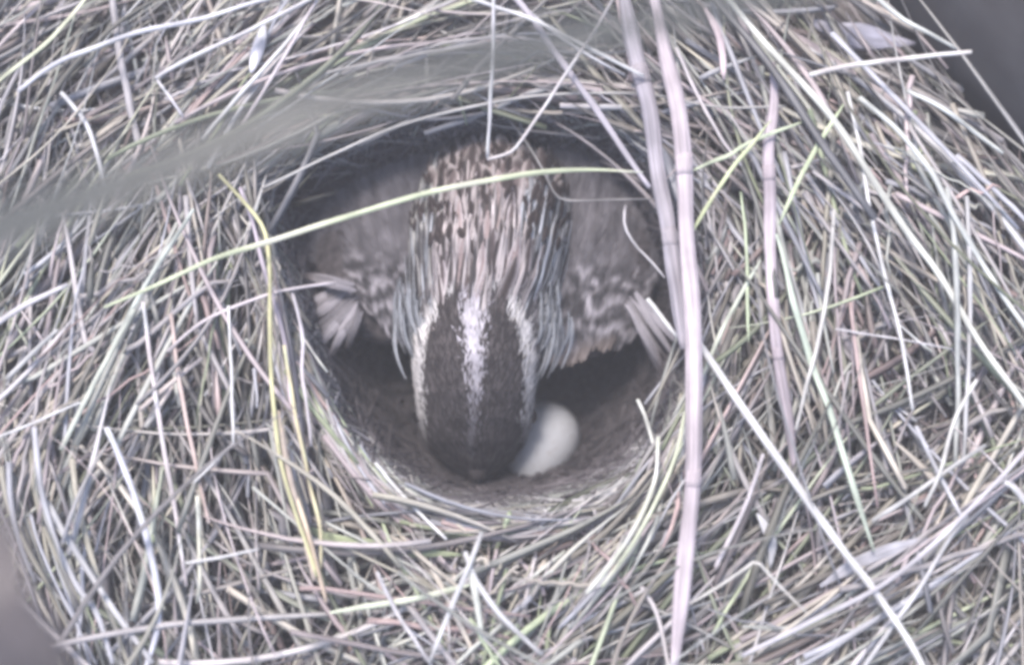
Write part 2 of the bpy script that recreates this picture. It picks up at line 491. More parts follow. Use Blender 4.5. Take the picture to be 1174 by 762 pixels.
# name, category, width px, colour, heights (mm at start, end), points, label
STEMS = [
 ("dry_stalk", "stalk", 21, LAV, 14, 10, [(710,-30),(728,60),(745,130),(758,220),(772,300),(783,400)], "thick grey lavender stalk dropping behind the pinkish stalk beside the nest hole"),
 ("dry_stalk", "stalk", 21, (0.66,0.58,0.62), 20, 12, [(744,-30),(762,60),(778,125),(785,200),(788,280),(794,370),(796,450),(793,560),(782,680),(770,790)], "thickest pinkish white stalk running from top to bottom right of the nest"),
 ("dry_stalk", "stalk", 15, (0.58,0.51,0.56), 12, 6, [(885,72),(888,120),(882,170),(883,240),(884,320),(890,390),(900,460),(912,540)], "upright pale lavender stalk with a joint near its narrow top, right of the nest"),
 ("dry_straw", "stem", 9, (0.64,0.65,0.60), 12, 8, [(815,-25),(870,42),(945,125),(990,190),(1040,265),(1075,310),(1110,370),(1150,430),(1200,500)], "long pale stem slanting from the top edge down to the right edge"),
 ("dry_straw", "stem", 10, WHITE, 9, 14, [(800,392),(850,465),(905,545),(960,620),(1020,700),(1070,785)], "bright white stem slanting from the pinkish stalk to the bottom edge"),
 ("green_straw", "blade", 6.5, (0.66,0.72,0.50), 16, 18, [(120,352),(165,333),(240,300),(310,277),(400,248),(480,224),(560,207),(620,197),(680,194),(738,198)], "bright yellow green blade arching across the sparrow's back"),
 ("dry_straw", "stem", 5, YEL, 12, 8, [(252,200),(278,228),(303,262),(309,300),(309,350),(311,420),(317,490),(327,545),(350,620),(362,660)], "yellow stem bending down along the left brim of the nest"),
 ("dry_straw", "stem", 5.5, (0.68,0.62,0.63), 9, 7, [(164,345),(172,410),(184,490),(198,570),(214,672)], "straight pinkish white stem running down the lower left grass"),
 ("dry_straw", "stem", 3.6, WHITE, 8, 8, [(262,350),(265,420),(267,500),(263,512),(222,553)], "thin white stem bent back at its lower end, left of the nest"),
 ("dry_straw", "stem", 3.6, WHITE, 10, 9, [(-20,508),(40,484),(92,461),(100,463)], "short white stem ending near the left edge, halfway down"),
 ("dry_straw", "stem", 5, (.72,.7,.78), 26, 8, [(566,-30),(565,60),(562,120),(559,181)], "upright white stem standing over the sparrow's tail"),
 ("dry_straw", "stem", 4.2, (.66,.62,.62), 8, 24, [(559,183),(582,176),(597,162),(640,98),(680,38),(712,-20)], "bent white stem making a V with the upright one over the tail"),
 ("dry_straw", "stem", 8.5, LAV, 14, 12, [(580,-15),(610,22),(640,66),(690,135),(720,180),(745,215)], "grey lavender stem slanting down to the right above the sparrow's tail"),
 ("dry_straw", "stem", 5.5, WHITE, 18, 14, [(530,-5),(580,12),(620,27),(680,58),(738,88)], "white stem crossing the top of the grey lavender slanting one"),
 ("dry_straw", "stem", 4, (.4,.39,.38), 6, 8, [(300,216),(340,198),(380,178),(430,155),(490,134),(560,119),(640,108),(740,108),(830,124),(900,122)], "thin grey stem arching over the upper mouth of the nest"),
 ("dry_straw", "stem", 2.6, DIM, -4, 2, [(570,125),(600,158),(625,200),(638,224),(655,230),(700,229),(752,228)], "hair thin dull stem bent beside the sparrow's rump"),
 ("dry_straw", "stem", 3.4, (.55,.53,.56), -2, 3, [(717,236),(716,258),(728,280),(745,298),(762,318)], "small curled pale stem over the wing by the pinkish stalk"),
 ("dry_straw", "stem", 5, (.72,.72,.66), -2, 2, [(731,458),(740,478),(748,505),(756,545)], "short white stub poking up inside the lower right brim"),
 ("dry_straw", "stem", 6, WHITE, 2, 4, [(742,342),(756,360),(776,386)], "short bright white straw beside the pale wing tip feathers"),
 ("dry_straw", "stem", 4.5, (.66,.6,.62), 9, 4, [(192,403),(230,370),(285,345),(335,331),(384,324)], "pale stem reaching over the left brim towards the wing"),
 ("green_straw", "blade", 5, (.6,.62,.46), 12, 14, [(-20,108),(20,76),(60,43),(110,-15)], "straight yellow green blade across the top left corner"),
 ("dry_straw", "stem", 6.5, (.6,.6,.64), 12, 14, [(20,105),(60,75),(105,56),(165,36),(230,22),(330,-8)], "pale blue grey stem running up to the top edge, left"),
 ("dry_straw", "stem", 5.5, (.68,.66,.68), 14, 15, [(178,90),(215,68),(265,45),(320,18),(375,-12)], "white stem with a kinked start near the top edge, left"),
 ("dry_straw", "stem", 4, (.66,.64,.68), 10, 9, [(180,92),(195,112),(210,134)], "tiny white straw leaning under the kinked white stem"),
 ("dry_straw", "stem", 4.5, (.64,.58,.6), 9, 14, [(268,158),(300,108),(335,50),(372,-15)], "pinkish stem rising steeply to the top edge above the blurred blade"),
 ("dry_straw", "stem", 5.5, WHITE, 8, 13, [(232,160),(265,120),(310,70),(345,28),(372,-12)], "white stem rising beside the pinkish one above the blurred blade"),
 ("seed_husk", "husk", 15, (.68,.68,.76), 12, 12, [(303,28),(300,42),(295,60),(288,84)], "small oval white husk among stems at the upper left"),
 ("dry_stalk", "stalk", 10, (.44,.42,.44), 6, 4, [(126,-20),(133,30),(140,75),(150,125),(164,185)], "upright dull stalk at the top left, beneath the blue grey stem"),
 ("dry_straw", "stem", 6, (.6,.6,.62), 7, 5, [(70,106),(98,140),(112,180),(120,215)], "short pale stem leaning right at the upper left, above the blurred blade's end"),
 ("dry_straw", "stem", 4, (.42,.4,.4), 6, 8, [(290,140),(330,108),(370,86),(420,74),(470,64),(560,48)], "dull stem arching above the blurred blade near the top"),
 ("green_straw", "blade", 6, (.6,.68,.46), 10, 14, [(967,120),(948,150),(930,180),(912,215),(893,258)], "yellow green blade crossing beside the jointed stalk, upper right"),
 ("green_straw", "blade", 5, (.62,.68,.42), 9, 14, [(786,280),(810,238),(840,192),(862,166),(884,138)], "yellow green blade rising from the pinkish stalk to the jointed stalk"),
 ("green_straw", "blade", 5, (.54,.6,.44), 12, 11, [(790,198),(815,186),(838,177),(860,163),(925,138)], "nearly level green blade touching the pinkish stalk, upper right"),
 ("dry_straw", "stem", 7, (.66,.62,.6), 13, 16, [(928,86),(965,77),(1010,71),(1060,65),(1114,60)], "pinkish white stem ending at the dark smooth corner"),
 ("dry_straw", "stem", 5, (.66,.66,.66), 8, 9, [(972,105),(981,145),(991,200),(1002,262),(1018,330),(1034,395),(1047,470)], "long white stem curving down the middle of the right side"),
 ("dry_straw", "stem", 7, (.56,.58,.56), 10, 9, [(985,112),(1030,150),(1065,195),(1100,258),(1140,325),(1190,395)], "pale grey green stem curving parallel to the long slanted stem, nearer the corner"),
 ("dry_straw", "stem", 5.5, (.58,.57,.55), 7, 7, [(956,240),(952,310),(940,380),(925,440),(912,492)], "stem leaning left, right of the jointed stalk"),
 ("green_straw", "blade", 7.5, (.50,.57,.48), 8, 9, [(890,268),(910,345),(930,415),(948,462),(965,515),(985,580),(1002,632)], "pale green blade running down right of the jointed stalk"),
 ("green_straw", "blade", 4, (.5,.58,.4), 5, 7, [(849,220),(855,270),(857,330),(858,392)], "slim green blade standing between the pinkish and the jointed stalks"),
 ("green_straw", "blade", 5, (.56,.6,.5), 6, 8, [(806,430),(826,382),(848,340),(872,298)], "pale green blade leaning right, low beside the pinkish stalk"),
 ("dry_stalk", "stalk", 11, (.34,.32,.35), 3, 1, [(955,350),(972,395),(988,430),(1010,462),(1040,500)], "dull lavender broken stalk deep in the right grass"),
 ("dry_straw", "stem", 7, (.42,.44,.43), 9, 7, [(1086,215),(1094,280),(1098,360),(1098,440),(1096,530)], "grey green upright stem on the right, the first of a close pair"),
 ("dry_straw", "stem", 6, (.46,.46,.47), 8, 8, [(1108,225),(1112,290),(1112,360),(1109,440),(1104,530)], "grey upright stem on the right, the second of a close pair"),
 ("dry_straw", "stem", 2.6, (.6,.58,.6), 8, 8, [(958,377),(1000,384),(1040,390),(1092,400)], "hair thin level straw crossing the grass at mid right"),
 ("dry_straw", "stem", 3.6, (.66,.64,.6), 11, 13, [(790,692),(830,668),(866,643),(870,645),(895,672),(925,702)], "white straw bent into a roof shape at the lower right"),
 ("dry_straw", "stem", 6, (.54,.52,.56), 12, 13, [(850,752),(930,712),(1015,668),(1105,591),(1200,492)], "long lavender stem rising from the bottom edge to the right edge"),
 ("dry_straw", "stem", 5.5, (.54,.54,.56), 9, 10, [(985,772),(1020,722),(1055,672),(1085,622),(1110,590)], "stem rising from the bottom edge and crossing the bright slanting one"),
 ("dry_straw", "stem", 5.5, (.5,.5,.5), 8, 9, [(1000,597),(1045,568),(1090,536),(1130,510)], "short stem sloping up over the lower right tangle"),
 ("dead_leaf", "leaf", 18, (.52,.51,.55), 8, 9, [(940,672),(975,650),(1015,632),(1068,617)], "broad pale leaf piece lying in the lower right grass"),
 ("dry_straw", "stem", 5.5, (.5,.5,.53), 8, 8, [(1050,488),(1070,530),(1088,565),(1104,595)], "short stem leaning left in the lower right, above the broad leaf piece"),
 ("dry_straw", "stem", 6, WHITE, 14, 12, [(1152,552),(1163,560),(1180,582)], "tiny bright straw end at the lower right edge"),
 ("green_straw", "blade", 7, (.62,.66,.52), 8, 7, [(378,702),(425,694),(480,685),(545,668)], "whitish green blade lying nearly level below the nest"),
 ("dead_leaf", "leaf", 15, (.44,.50,.32), 5, 4, [(335,598),(385,618),(450,630),(530,636)], "broad green leaf blade lying along the lower left brim"),
 ("dry_straw", "stem", 6, WHITE, 13, 10, [(552,610),(540,642),(520,690),(492,760)], "white straw fanning down left from the bundle under the nest"),
 ("dry_straw", "stem", 6.5, WHITE, 13, 10, [(533,632),(548,668),(575,706),(622,750)], "white straw fanning down right from the bundle under the nest"),
 ("dry_straw", "stem", 8, (.66,.68,.62), 12, 10, [(537,640),(545,680),(552,725)], "short thick straw pointing straight down in the bundle under the nest"),
 ("dry_straw", "stem", 5, (.62,.6,.62), 10, 9, [(432,655),(455,702),(475,732),(498,768)], "pale straw slanting to the bottom edge left of the white bundle"),
 ("dry_straw", "stem", 6, (.66,.68,.58), 12, 4, [(672,680),(705,640),(735,590),(752,545),(755,500)], "bright straw bent up along the lower right brim"),
 ("dry_straw", "stem", 5, (.62,.66,.5), 10, 6, [(690,672),(722,628),(752,575),(775,520),(786,470)], "yellowish straw beside the bright one at the lower right brim"),
 ("dry_straw", "stem", 4.5, WHITE, 4, 7, [(430,530),(455,560),(485,592),(512,618)], "straight white straw lying down the lower left brim"),
 ("dry_straw", "stem", 8, (.58,.59,.66), 10, 9, [(122,490),(140,530),(155,570),(172,630),(182,690),(178,730),(164,775)], "bluish white stem curving down to the bottom edge, left"),
 ("dry_straw", "stem", 7.5, (.52,.52,.54), 9, 10, [(55,575),(75,612),(100,652),(135,705),(175,760)], "grey stem slanting to the bottom edge at the lower left"),
 ("dry_straw", "stem", 7, (.54,.54,.58), 11, 10, [(40,490),(44,540),(56,600),(85,665),(112,705),(130,760)], "bent bluish stem nearest the lower left corner"),
 ("dry_straw", "stem", 5, (.66,.66,.56), 8, 7, [(226,568),(228,610),(229,660),(226,690)], "short upright yellowish white straw at the lower left"),
 ("dry_straw", "stem", 4, WHITE, 9, 9, [(213,645),(250,639),(297,629)], "short level white straw at the lower left"),
 ("dry_straw", "stem", 6, (.5,.54,.5), 9, 11, [(130,395),(165,330),(195,282),(222,240)], "grey green stem leaning right, left of the yellow bent one"),
 ("dry_straw", "stem", 7.5, (.58,.56,.58), 10, 11, [(-20,382),(25,352),(78,326)], "pale stem entering from the left edge under the blurred blade"),
 ("dry_straw", "stem", 6.5, (.54,.57,.5), 8, 10, [(70,515),(100,455),(128,402),(154,355)], "greenish stem leaning right in the middle of the left side"),
 ("dry_straw", "stem", 6, (.52,.52,.52), 7, 9, [(8,434),(40,402),(66,378)], "short grey stem near the left edge, under the pale entering one"),
 ("dry_straw", "stem", 6, (.56,.5,.48), 6, 5, [(160,470),(195,440),(232,410)], "short brownish stem sloping up at the left of the bent thin stem"),
 ("dry_straw", "stem", 5, (.5,.44,.5), 7, 5, [(275,215),(292,260),(300,300),(316,350),(328,400),(335,470),(350,530)], "lavender stem following the yellow one down the left brim"),
 ("dry_straw", "stem", 4.5, (.62,.58,.62), 5, 4, [(335,335),(347,385),(346,425),(354,480),(357,512)], "white stem hugging the left brim under the wing"),
 ("dry_stalk", "stalk", 14, (.40,.36,.38), 2, 0, [(234,200),(240,270),(246,340),(250,420),(240,500)], "broad dull mauve stalk left of the yellow bent stem"),
 ("dry_straw", "stem", 7, TAN, 8, 8, [(322,490),(332,545),(345,595),(360,665)], "tan stem running down below the left brim"),
 ("dry_straw", "stem", 6, (.60,.62,.60), 11, 10, [(990,-15),(1035,22),(1065,38),(1096,56)], "greyish stem leading to the dark corner at the top"),
 ("dry_straw", "stem", 6, (.56,.58,.56), 9, 8, [(1040,104),(1080,124),(1118,152),(1150,176)], "short stem close under the dark corner"),
 ("dead_leaf", "leaf", 26, (.50,.49,.58), -3, -1, [(930,25),(968,38),(1010,46),(1050,50)], "broad pale bluish leaf scrap at the upper right"),
 ("green_straw", "blade", 9, (.66,.55,.57), 11, 8, [(808,10),(822,35),(828,60),(830,92)], "pointed pinkish blade tip hanging at the top, right of the stalks"),
 ("dry_straw", "stem", 4.5, (.56,.52,.54), 9, 8, [(775,55),(800,110),(828,160),(850,190)], "slim stem slanting between the pinkish and jointed stalks"),
 ("dry_straw", "stem", 5.5, (.6,.56,.58), 8, 10, [(820,650),(845,600),(862,560),(875,520)], "stem leaning right under the bright slanting one's upper half"),
 ("dry_straw", "stem", 5, (.6,.6,.58), 9, 9, [(1120,435),(1095,480),(1078,540),(1060,580)], "stem leaning left near the right edge, crossing the long slanted stem's end"),
 ("dry_straw", "stem", 5, (.64,.6,.6), 8, 8, [(735,672),(752,700),(762,740),(768,775)], "short straw beside the foot of the pinkish stalk"),
 ("dry_straw", "stem", 5.5, (.66,.54,.42), 9, 7, [(318,470),(330,540),(350,600),(374,690)], "orange tinted stem below the left brim, right of the yellow bent one"),
 ("dry_straw", "stem", 4.5, (.66,.60,.40), 8, 6, [(326,395),(336,460),(352,540),(366,600),(368,650)], "slim straw yellow stem close along the left brim"),
 ("dry_straw", "stem", 5, (.62,.50,.46), 8, 6, [(196,360),(206,440),(222,520),(240,600)], "reddish tan stem between the pinkish white one and the bent thin one"),
 ("dead_leaf", "leaf", 12, (.54,.54,.56), 9, 7, [(868,588),(878,605),(885,625),(883,650)], "small curled pale leaf above the roof shaped straw"),
]


def traced(name, cat, width, col, z0, z1, pts, label):
    n = max(10, min(40, int(sum(math.dist(a, b) for a, b in zip(pts, pts[1:])) / 10)))
    m = len(pts)
    cum = [0]
    for a, b in zip(pts, pts[1:]): cum.append(cum[-1] + math.dist(a, b))
    P3 = [P(x, y, z0 + (z1 - z0) * cum[i] / cum[-1] + (1.2 * math.sin(i * 2.1 + x) if 0 < i < m - 1 else 0)) for i, (x, y) in enumerate(pts)]
    c3 = catmull(P3, n)
    seed = random.random() * 50
    root = empty(name, c3[0]) if False else None
    rad, cols, out = [], [], []
    flat = {"blade": 0.3, "leaf": 0.12, "husk": 0.5}.get(cat, 0.8)
    for i, p in enumerate(c3):
        s = i / (n - 1)
        wv = 1 + 0.16 * noise.noise(Vector((seed, s * 9, 0)))
        if cat in ("stalk",): prof = (1 - 0.12 * s) * min(1, 0.5 + 3.2 * s) * min(1, .35 + 6 * (1 - s))
        elif cat == "stem": prof = 1 - 0.3 * s ** 3 - 0.15 * (1 - s) ** 6
        elif cat == "husk": prof = max(0.06, math.sin(math.pi * min(1, max(0, s * .96 + .02))) ** 0.6)
        elif cat == "leaf": prof = max(0.05, math.sin(math.pi * (0.06 + 0.9 * s)) ** 0.9 * (1 + .35 * noise.noise(Vector((seed, s * 5, 4)))))
        else: prof = max(0.12, min(1, 0.45 + 2.4 * s) * min(1, 0.3 + 3.5 * (1 - s)))
        rad.append(width / 2 * pxm(z0 + (z1 - z0) * s) * prof * wv)
        out.append(p + Vector((noise.noise(Vector((seed, s * 7, 3))), noise.noise(Vector((seed, s * 7, 9))), noise.noise(Vector((seed, s * 7, 5))))) * 0.0004 * min(1, cum[-1] / 500))
        v = 1 + 0.4 * noise.noise(Vector((seed + 3, s * 9, 1)))
        cols.append(tuple(min(.8, q * v) for q in col))
    mb = MB()
    up = Vector((0, -0.3 + 0.2 * math.sin(seed), 1)).normalized()
    stem(mb, out, rad, cols, flat, 8 if width < 12 else 12, up)
    label_parts = []
    if cat == "stalk" and width > 14:
        root = empty(name, out[0])
        mb.build("stem", STALK, root)
        for f in ([0.3, 0.72] if n > 25 else [0.12]):
            k = int(f * (n - 1))
            d = (out[k + 1] - out[k]).normalized()
            nb = MB()
            r = rad[k]
            seq = [(-1.2, 1.004), (-0.5, 1.03), (0, 1.05), (0.4, 1.03), (1.2, 1.004)]
            stem(nb, [out[k] + d * (r * a) for a, b in seq], [r * b for a, b in seq], [mix(cols[k], (.45, .36, .33), .08)] * 5, flat, 12, up)
            nb.build("node", STALK, root)
        o = root
    else:
        o = mb.build(name, STRAW)
    tag(o, label, cat, {"stem": "single dry stems", "blade": "single grass blades", "stalk": "thick dry stalks", "leaf": "dead leaf pieces"}.get(cat))
    return o


for s in STEMS:
    nm, cat, wd, col, z0, z1, pts, lab = s
    if wd < 12 and z0 >= 5 and z1 >= 4: z0 += 3; z1 += 3
    if wd < 12: col = tuple(min(.8, q * 1.12) for q in col)
    traced(nm, cat, wd, col, z0, z1, pts, lab)


# ------------------------------------------------------------------ things close to the lens, out of focus
def wide_blade(name, cat, label, pts, zs, widths, col, fold=0.25, mat=STRAW):
    mb = MB()
    n = 44
    p3 = catmull([P(x, y, z) for (x, y), z in zip(pts, zs)], n)
    m = 9
    for i, p in enumerate(p3):
        s = i / (n - 1)
        t = (p3[min(i + 1, n - 1)] - p3[max(i - 1, 0)]).normalized()
        side = t.cross(Vector((0, 0, 1))).normalized()
        nrm = side.cross(t)
        z = (p.z) / MM
        wd = float(np.interp(s * (len(widths) - 1), range(len(widths)), widths)) / 2 * pxm(z)
        for k in range(m):
            u = k / (m - 1) * 2 - 1
            g = 1 + 0.15 * math.sin(u * 17 + 1) + 0.15 * noise.noise(Vector((s * 8, u, 2)))
            if abs(u) < 0.15: g *= 1.15
            mb.vert(p + side * wd * u + nrm * wd * fold * (abs(u) - 0.5), tuple(q * g for q in col), (k / (m - 1), s * 20))
    for i in range(n - 1):
        for k in range(m - 1):
            a = i * m + k
            mb.f.append((a, a + 1, a + m + 1, a + m))
    o = mb.build(name, mat)
    md = o.modifiers.new("thickness", 'SOLIDIFY'); md.thickness = 0.00025
    tag(o, label, cat)
    return o


wide_blade("long_grass_blade", "blade", "broad blurred grey green grass blade arching across the upper left, nearest the lens",
           [(-140, 330), (0, 262), (130, 215), (250, 168), (400, 112), (560, 68), (700, 36), (850, 2), (980, -30)],
           [146, 150, 153, 154, 154, 152, 148, 144, 140], [66, 64, 60, 56, 50, 44, 34, 28, 24], (0.11, 0.115, 0.11))
wide_blade("curled_dead_leaf", "leaf", "blurred brownish dead leaf in the lower left corner",
           [(-30, 560), (-5, 630), (0, 690), (30, 745), (60, 800)], [118, 122, 124, 122, 118], [20, 50, 70, 90, 70], (0.13, 0.114, 0.115), 0.4)


def make_vignette_mass():  # added solid at nest level, standing in for the lens tube's dark corner
    bm = bmesh.new()
    bmesh.ops.create_icosphere(bm, subdivisions=6, radius=1)
    for v in bm.verts:
        d = noise.noise(v.co * 1.3 + Vector((4, 0, 0))) * 0.04 + noise.noise(v.co * 6) * 0.01
        v.co *= 1 + d
    me = bpy.data.meshes.new("vignette_mass")
    bm.to_mesh(me); bm.free()
    me.polygons.foreach_set("use_smooth", [True] * len(me.polygons))
    m, nt, b = newmat("vignette", 0.75, 0.3)
    N, Lk = nt.nodes, nt.links
    tc = N.new("ShaderNodeTexCoord"); nz = N.new("ShaderNodeTexNoise"); nz.inputs["Scale"].default_value = 5; nz.inputs["Detail"].default_value = 8
    Lk.new(tc.outputs["Object"], nz.inputs["Vector"])
    cr = N.new("ShaderNodeValToRGB")
    cr.color_ramp.elements[0].position = 0.3; cr.color_ramp.elements[0].color = (0.05, 0.047, 0.051, 1)
    cr.color_ramp.elements[1].position = 0.75; cr.color_ramp.elements[1].color = (0.085, 0.082, 0.087, 1)
    Lk.new(nz.outputs[0], cr.inputs[0]); Lk.new(cr.outputs[0], b.inputs["Base Color"])
    me.materials.append(m)
    o = bpy.data.objects.new("vignette_mass", me)
    sc.collection.objects.link(o)
    c = P(1330, -55, 10)
    o.location = (c.x, c.y, 0.0)
    o.scale = (0.10, 0.0525, 0.05)
    o.rotation_euler = (0, 0, math.radians(-52))
    tag(o, "added dark grey rounded mass standing in for the lens vignette, top right corner", "vignette")


make_vignette_mass()


# ------------------------------------------------------------------ egg
def make_egg():
    bm = bmesh.new()
    bmesh.ops.create_uvsphere(bm, u_segments=64, v_segments=40, radius=1)
    for v in bm.verts:
        z = v.co.z
        k = 1 - 0.12 * z
        v.co.x *= k; v.co.y *= k
    me = bpy.data.meshes.new("egg")
    bm.to_mesh(me); bm.free()
    me.polygons.foreach_set("use_smooth", [True] * len(me.polygons))
    m, nt, b = newmat("eggshell", 0.45, 0.4)
    N, Lk = nt.nodes, nt.links
    tc = N.new("ShaderNodeTexCoord"); nz = N.new("ShaderNodeTexNoise"); nz.inputs["Scale"].default_value = 9; nz.inputs["Detail"].default_value = 4
    Lk.new(tc.outputs["Object"], nz.inputs["Vector"])
    cr = N.new("ShaderNodeValToRGB")
    cr.color_ramp.elements[0].position = 0.34; cr.color_ramp.elements[0].color = (0.35, 0.345, 0.355, 1)
    cr.color_ramp.elements[1].position = 0.46; cr.color_ramp.elements[1].color = (0.40, 0.41, 0.43, 1)
    Lk.new(nz.outputs[0], cr.inputs[0]); Lk.new(cr.outputs[0], b.inputs["Base Color"])
    me.materials.append(m)
    o = bpy.data.objects.new("egg", me)
    sc.collection.objects.link(o)
    o.location = P(620, 509, -36)
    o.scale = (0.0090, 0.0090, 0.0116)
    o.rotation_euler = (math.radians(72), 0, math.radians(-32))
    tag(o, "pale whitish egg lying in the cup beside the sparrow's head", "egg")


make_egg()

# ------------------------------------------------------------------ the sparrow
# stations along the back: photo y, centre x, half width px, top height mm, half depth mm
ST = [(112, 566, 16, -22, 2.5), (135, 566, 36, -20, 6), (165, 566, 62, -14, 10), (200, 566, 82, -8, 14), (240, 564, 92, -3, 17), (290, 560, 94, 0, 19),
      (330, 556, 92, 0, 19), (360, 550, 85, -1, 18), (385, 547, 78, 0, 16), (420, 546, 74, 0, 15), (455, 545, 69, -2, 15),
      (485, 545, 66, -6, 14), (510, 545, 56, -11, 12), (530, 546, 40, -17, 9), (544, 547, 20, -22, 5), (552, 547, 8, -25, 2.5)]
_sy = [s[0] for s in ST]


def stn(y):
    return [float(np.interp(y, _sy, [s[j] for s in ST])) for j in range(1, 5)]


def S(y, a, lift=0.0):
    cx, hw, zt, hd = stn(y)
    c = P(cx, y, zt - hd)
    k = pxm(zt - hd * 0.5)
    return c + Vector((math.sin(a) * (hw * k + lift), 0, math.cos(a) * (hd * MM + lift)))


bird = empty("sparrow", P(556, 330, -30))
tag(bird, "streaky brown sparrow in the nest, head down with white striped crown", "bird")


def make_body():
    mb = MB()
    ys = np.linspace(112, 552, 56)
    ns = 40
    for y in ys:
        for k in range(ns):
            mb.vert(S(y, 2 * math.pi * k / ns))
    for i in range(len(ys) - 1):
        for k in range(ns):
            k2 = (k + 1) % ns
            mb.f.append((i * ns + k, i * ns + k2, (i + 1) * ns + k2, (i + 1) * ns + k))
    mb.f.append(tuple(range(ns))); mb.f.append(tuple(len(mb.v) - 1 - k for k in range(ns)))

    def lobe(c, ax, ay, az, rot):
        base = len(mb.v)
        nu, nv = 24, 14
        R = Matrix.Rotation(rot, 3, 'Z')
        for j in range(nv + 1):
            th = math.pi * j / nv
            for i in range(nu):
                ph = 2 * math.pi * i / nu
                q = Vector((ax * math.sin(th) * math.cos(ph), ay * math.sin(th) * math.sin(ph), az * math.cos(th)))
                mb.vert(c + R @ q)
        for j in range(nv):
            for i in range(nu):
                i2 = (i + 1) % nu
                mb.f.append((base + j * nu + i, base + (j + 1) * nu + i, base + (j + 1) * nu + i2, base + j * nu + i2))
    # half opened wings, breast
    lobe(P(440, 300, -24), 0.0175, 0.0215, 0.006, 0.15)
    lobe(P(675, 305, -24), 0.0165, 0.024, 0.006, -0.1)
    lobe(P(402, 320, -26), 0.009, 0.012, 0.003, 0.3)
    lobe(P(712, 320, -26), 0.009, 0.014, 0.003, -0.3)
    lobe(P(560, 320, -30), 0.021, 0.030, 0.014, 0)
    me = bpy.data.meshes.new("tmp")
    me.from_pydata(mb.v, [], mb.f)
    tmp = bpy.data.objects.new("tmp", me)
    sc.collection.objects.link(tmp)
    md = tmp.modifiers.new("r", 'REMESH'); md.mode = 'VOXEL'; md.voxel_size = 0.0011; md.use_smooth_shade = True
    sm = tmp.modifiers.new("s", 'SMOOTH'); sm.iterations = 6
    dg = bpy.context.evaluated_depsgraph_get()
    me2 = bpy.data.meshes.new_from_object(tmp.evaluated_get(dg))
    bpy.data.objects.remove(tmp)
    me2.transform(Matrix.Translation(-bird.location))
    m, nt, b = newmat("down", 0.95, 0.05)
    N, Lk = nt.nodes, nt.links
    tc = N.new("ShaderNodeTexCoord"); nz = N.new("ShaderNodeTexNoise"); nz.inputs["Scale"].default_value = 600; nz.inputs["Detail"].default_value = 4
    Lk.new(tc.outputs["Object"], nz.inputs["Vector"])
    cr = N.new("ShaderNodeValToRGB")
    cr.color_ramp.elements[0].position = 0.35; cr.color_ramp.elements[0].color = (0.05, 0.045, 0.048, 1)
    cr.color_ramp.elements[1].position = 0.7; cr.color_ramp.elements[1].color = (0.12, 0.108, 0.112, 1)
    Lk.new(nz.outputs[0], cr.inputs[0]); Lk.new(cr.outputs[0], b.inputs["Base Color"])
    me2.materials.clear(); me2.materials.append(m)
    me2.polygons.foreach_set("use_smooth", [True] * len(me2.polygons))
    o = bpy.data.objects.new("body", me2)
    sc.collection.objects.link(o); o.parent = bird


make_body()


def feather(mb, pts, side_of, w_, edge, mid, tip=None, tipw=0.25, pointed=0.5, shaft=None):
    """one feather: pts along its shaft, side_of(i) gives the sideways unit vector, normal lifts the vane a little"""
    n = len(pts)
    base = len(mb.v)
    us = (-1, -0.36, 0.0, 0.36, 1)
    v0 = random.random() * 10
    for i, p in enumerate(pts):
        s = i / (n - 1)
        prof = min(1, 0.35 + 2.2 * s) * (1 - max(0, (s - pointed) / (1 - pointed + 1e-6)) ** 2 * 0.86)
        sd = side_of(i)
        for u in us:
            if callable(edge): c = edge(i, u)
            else: c = edge if abs(u) > 0.9 else (mid if abs(u) > 0.1 else (shaft or mid))
            if tip is not None and s > 1 - tipw: c = mix(c, tip, min(1, (s - 1 + tipw) / tipw * 1.6))
            q = p + sd[0] * (w_ * prof * u) - sd[1] * (w_ * 0.22 * u * u)
            mb.vert(q, c, (u * .5 + v0, s))
    for i in range(n - 1):
        for k in range(4):
            a = base + i * 5 + k
            mb.f.append((a, a + 1, a + 6, a + 5))


def g3(v, tint=(1, 1, 1), j=0.12):
    v *= random.uniform(1 - j, 1 + j)
    return (v * tint[0], v * tint[1], v * tint[2])


WARM = (1.0, .88, .90); BLUE = (.94, .98, 1.06); LAVT = (1.0, .95, 1.04); BROWN = (1.06, .84, .82)


def crown_col(x, y):
    """colours of a small head feather at photo spot x, y"""
    x += random.gauss(0, 2.6)
    med = abs(x - (544 + 3 * math.sin((y - 360) / 45)))
    wmed = float(np.interp(y, [345, 365, 400, 440, 470, 515, 530], [13, 13, 11, 6.5, 4.5, 3.5, 2.5]))
    sl = float(np.interp(y, [346, 362, 385, 420, 460, 505], [522, 502, 488, 481, 482, 492]))
    sr = float(np.interp(y, [346, 362, 385, 420, 460, 505], [574, 588, 600, 607, 607, 598]))
    ws = float(np.interp(y, [345, 380, 430, 470, 515], [5, 8, 8, 5, 2]))
    if med < wmed and y < 528:
        b = float(np.interp(y, [350, 385, 430, 470, 520], [.5, .74, .52, .30, .18])) * random.uniform(.6, 1.1)
        return g3(b, LAVT), g3(b, LAVT)
    if (abs(x - sl) < ws or abs(x - sr) < ws) and y < 512:
        b = float(np.interp(y, [350, 390, 440, 480, 510], [.55, .8, .76, .62, .3]))
        b *= random.choice([.7, .95, 1, 1.05])
        return g3(b, (1, .97, .97)), g3(b, (1, .97, .97))
    if sl < x < sr:
        v = random.choice([.035, .045, .06, .10])
        return g3(v * 1.5, WARM), g3(v, WARM)
    v = random.choice([.07, .12, .2, .35])
    return g3(v * 1.4, BLUE), g3(v, WARM)


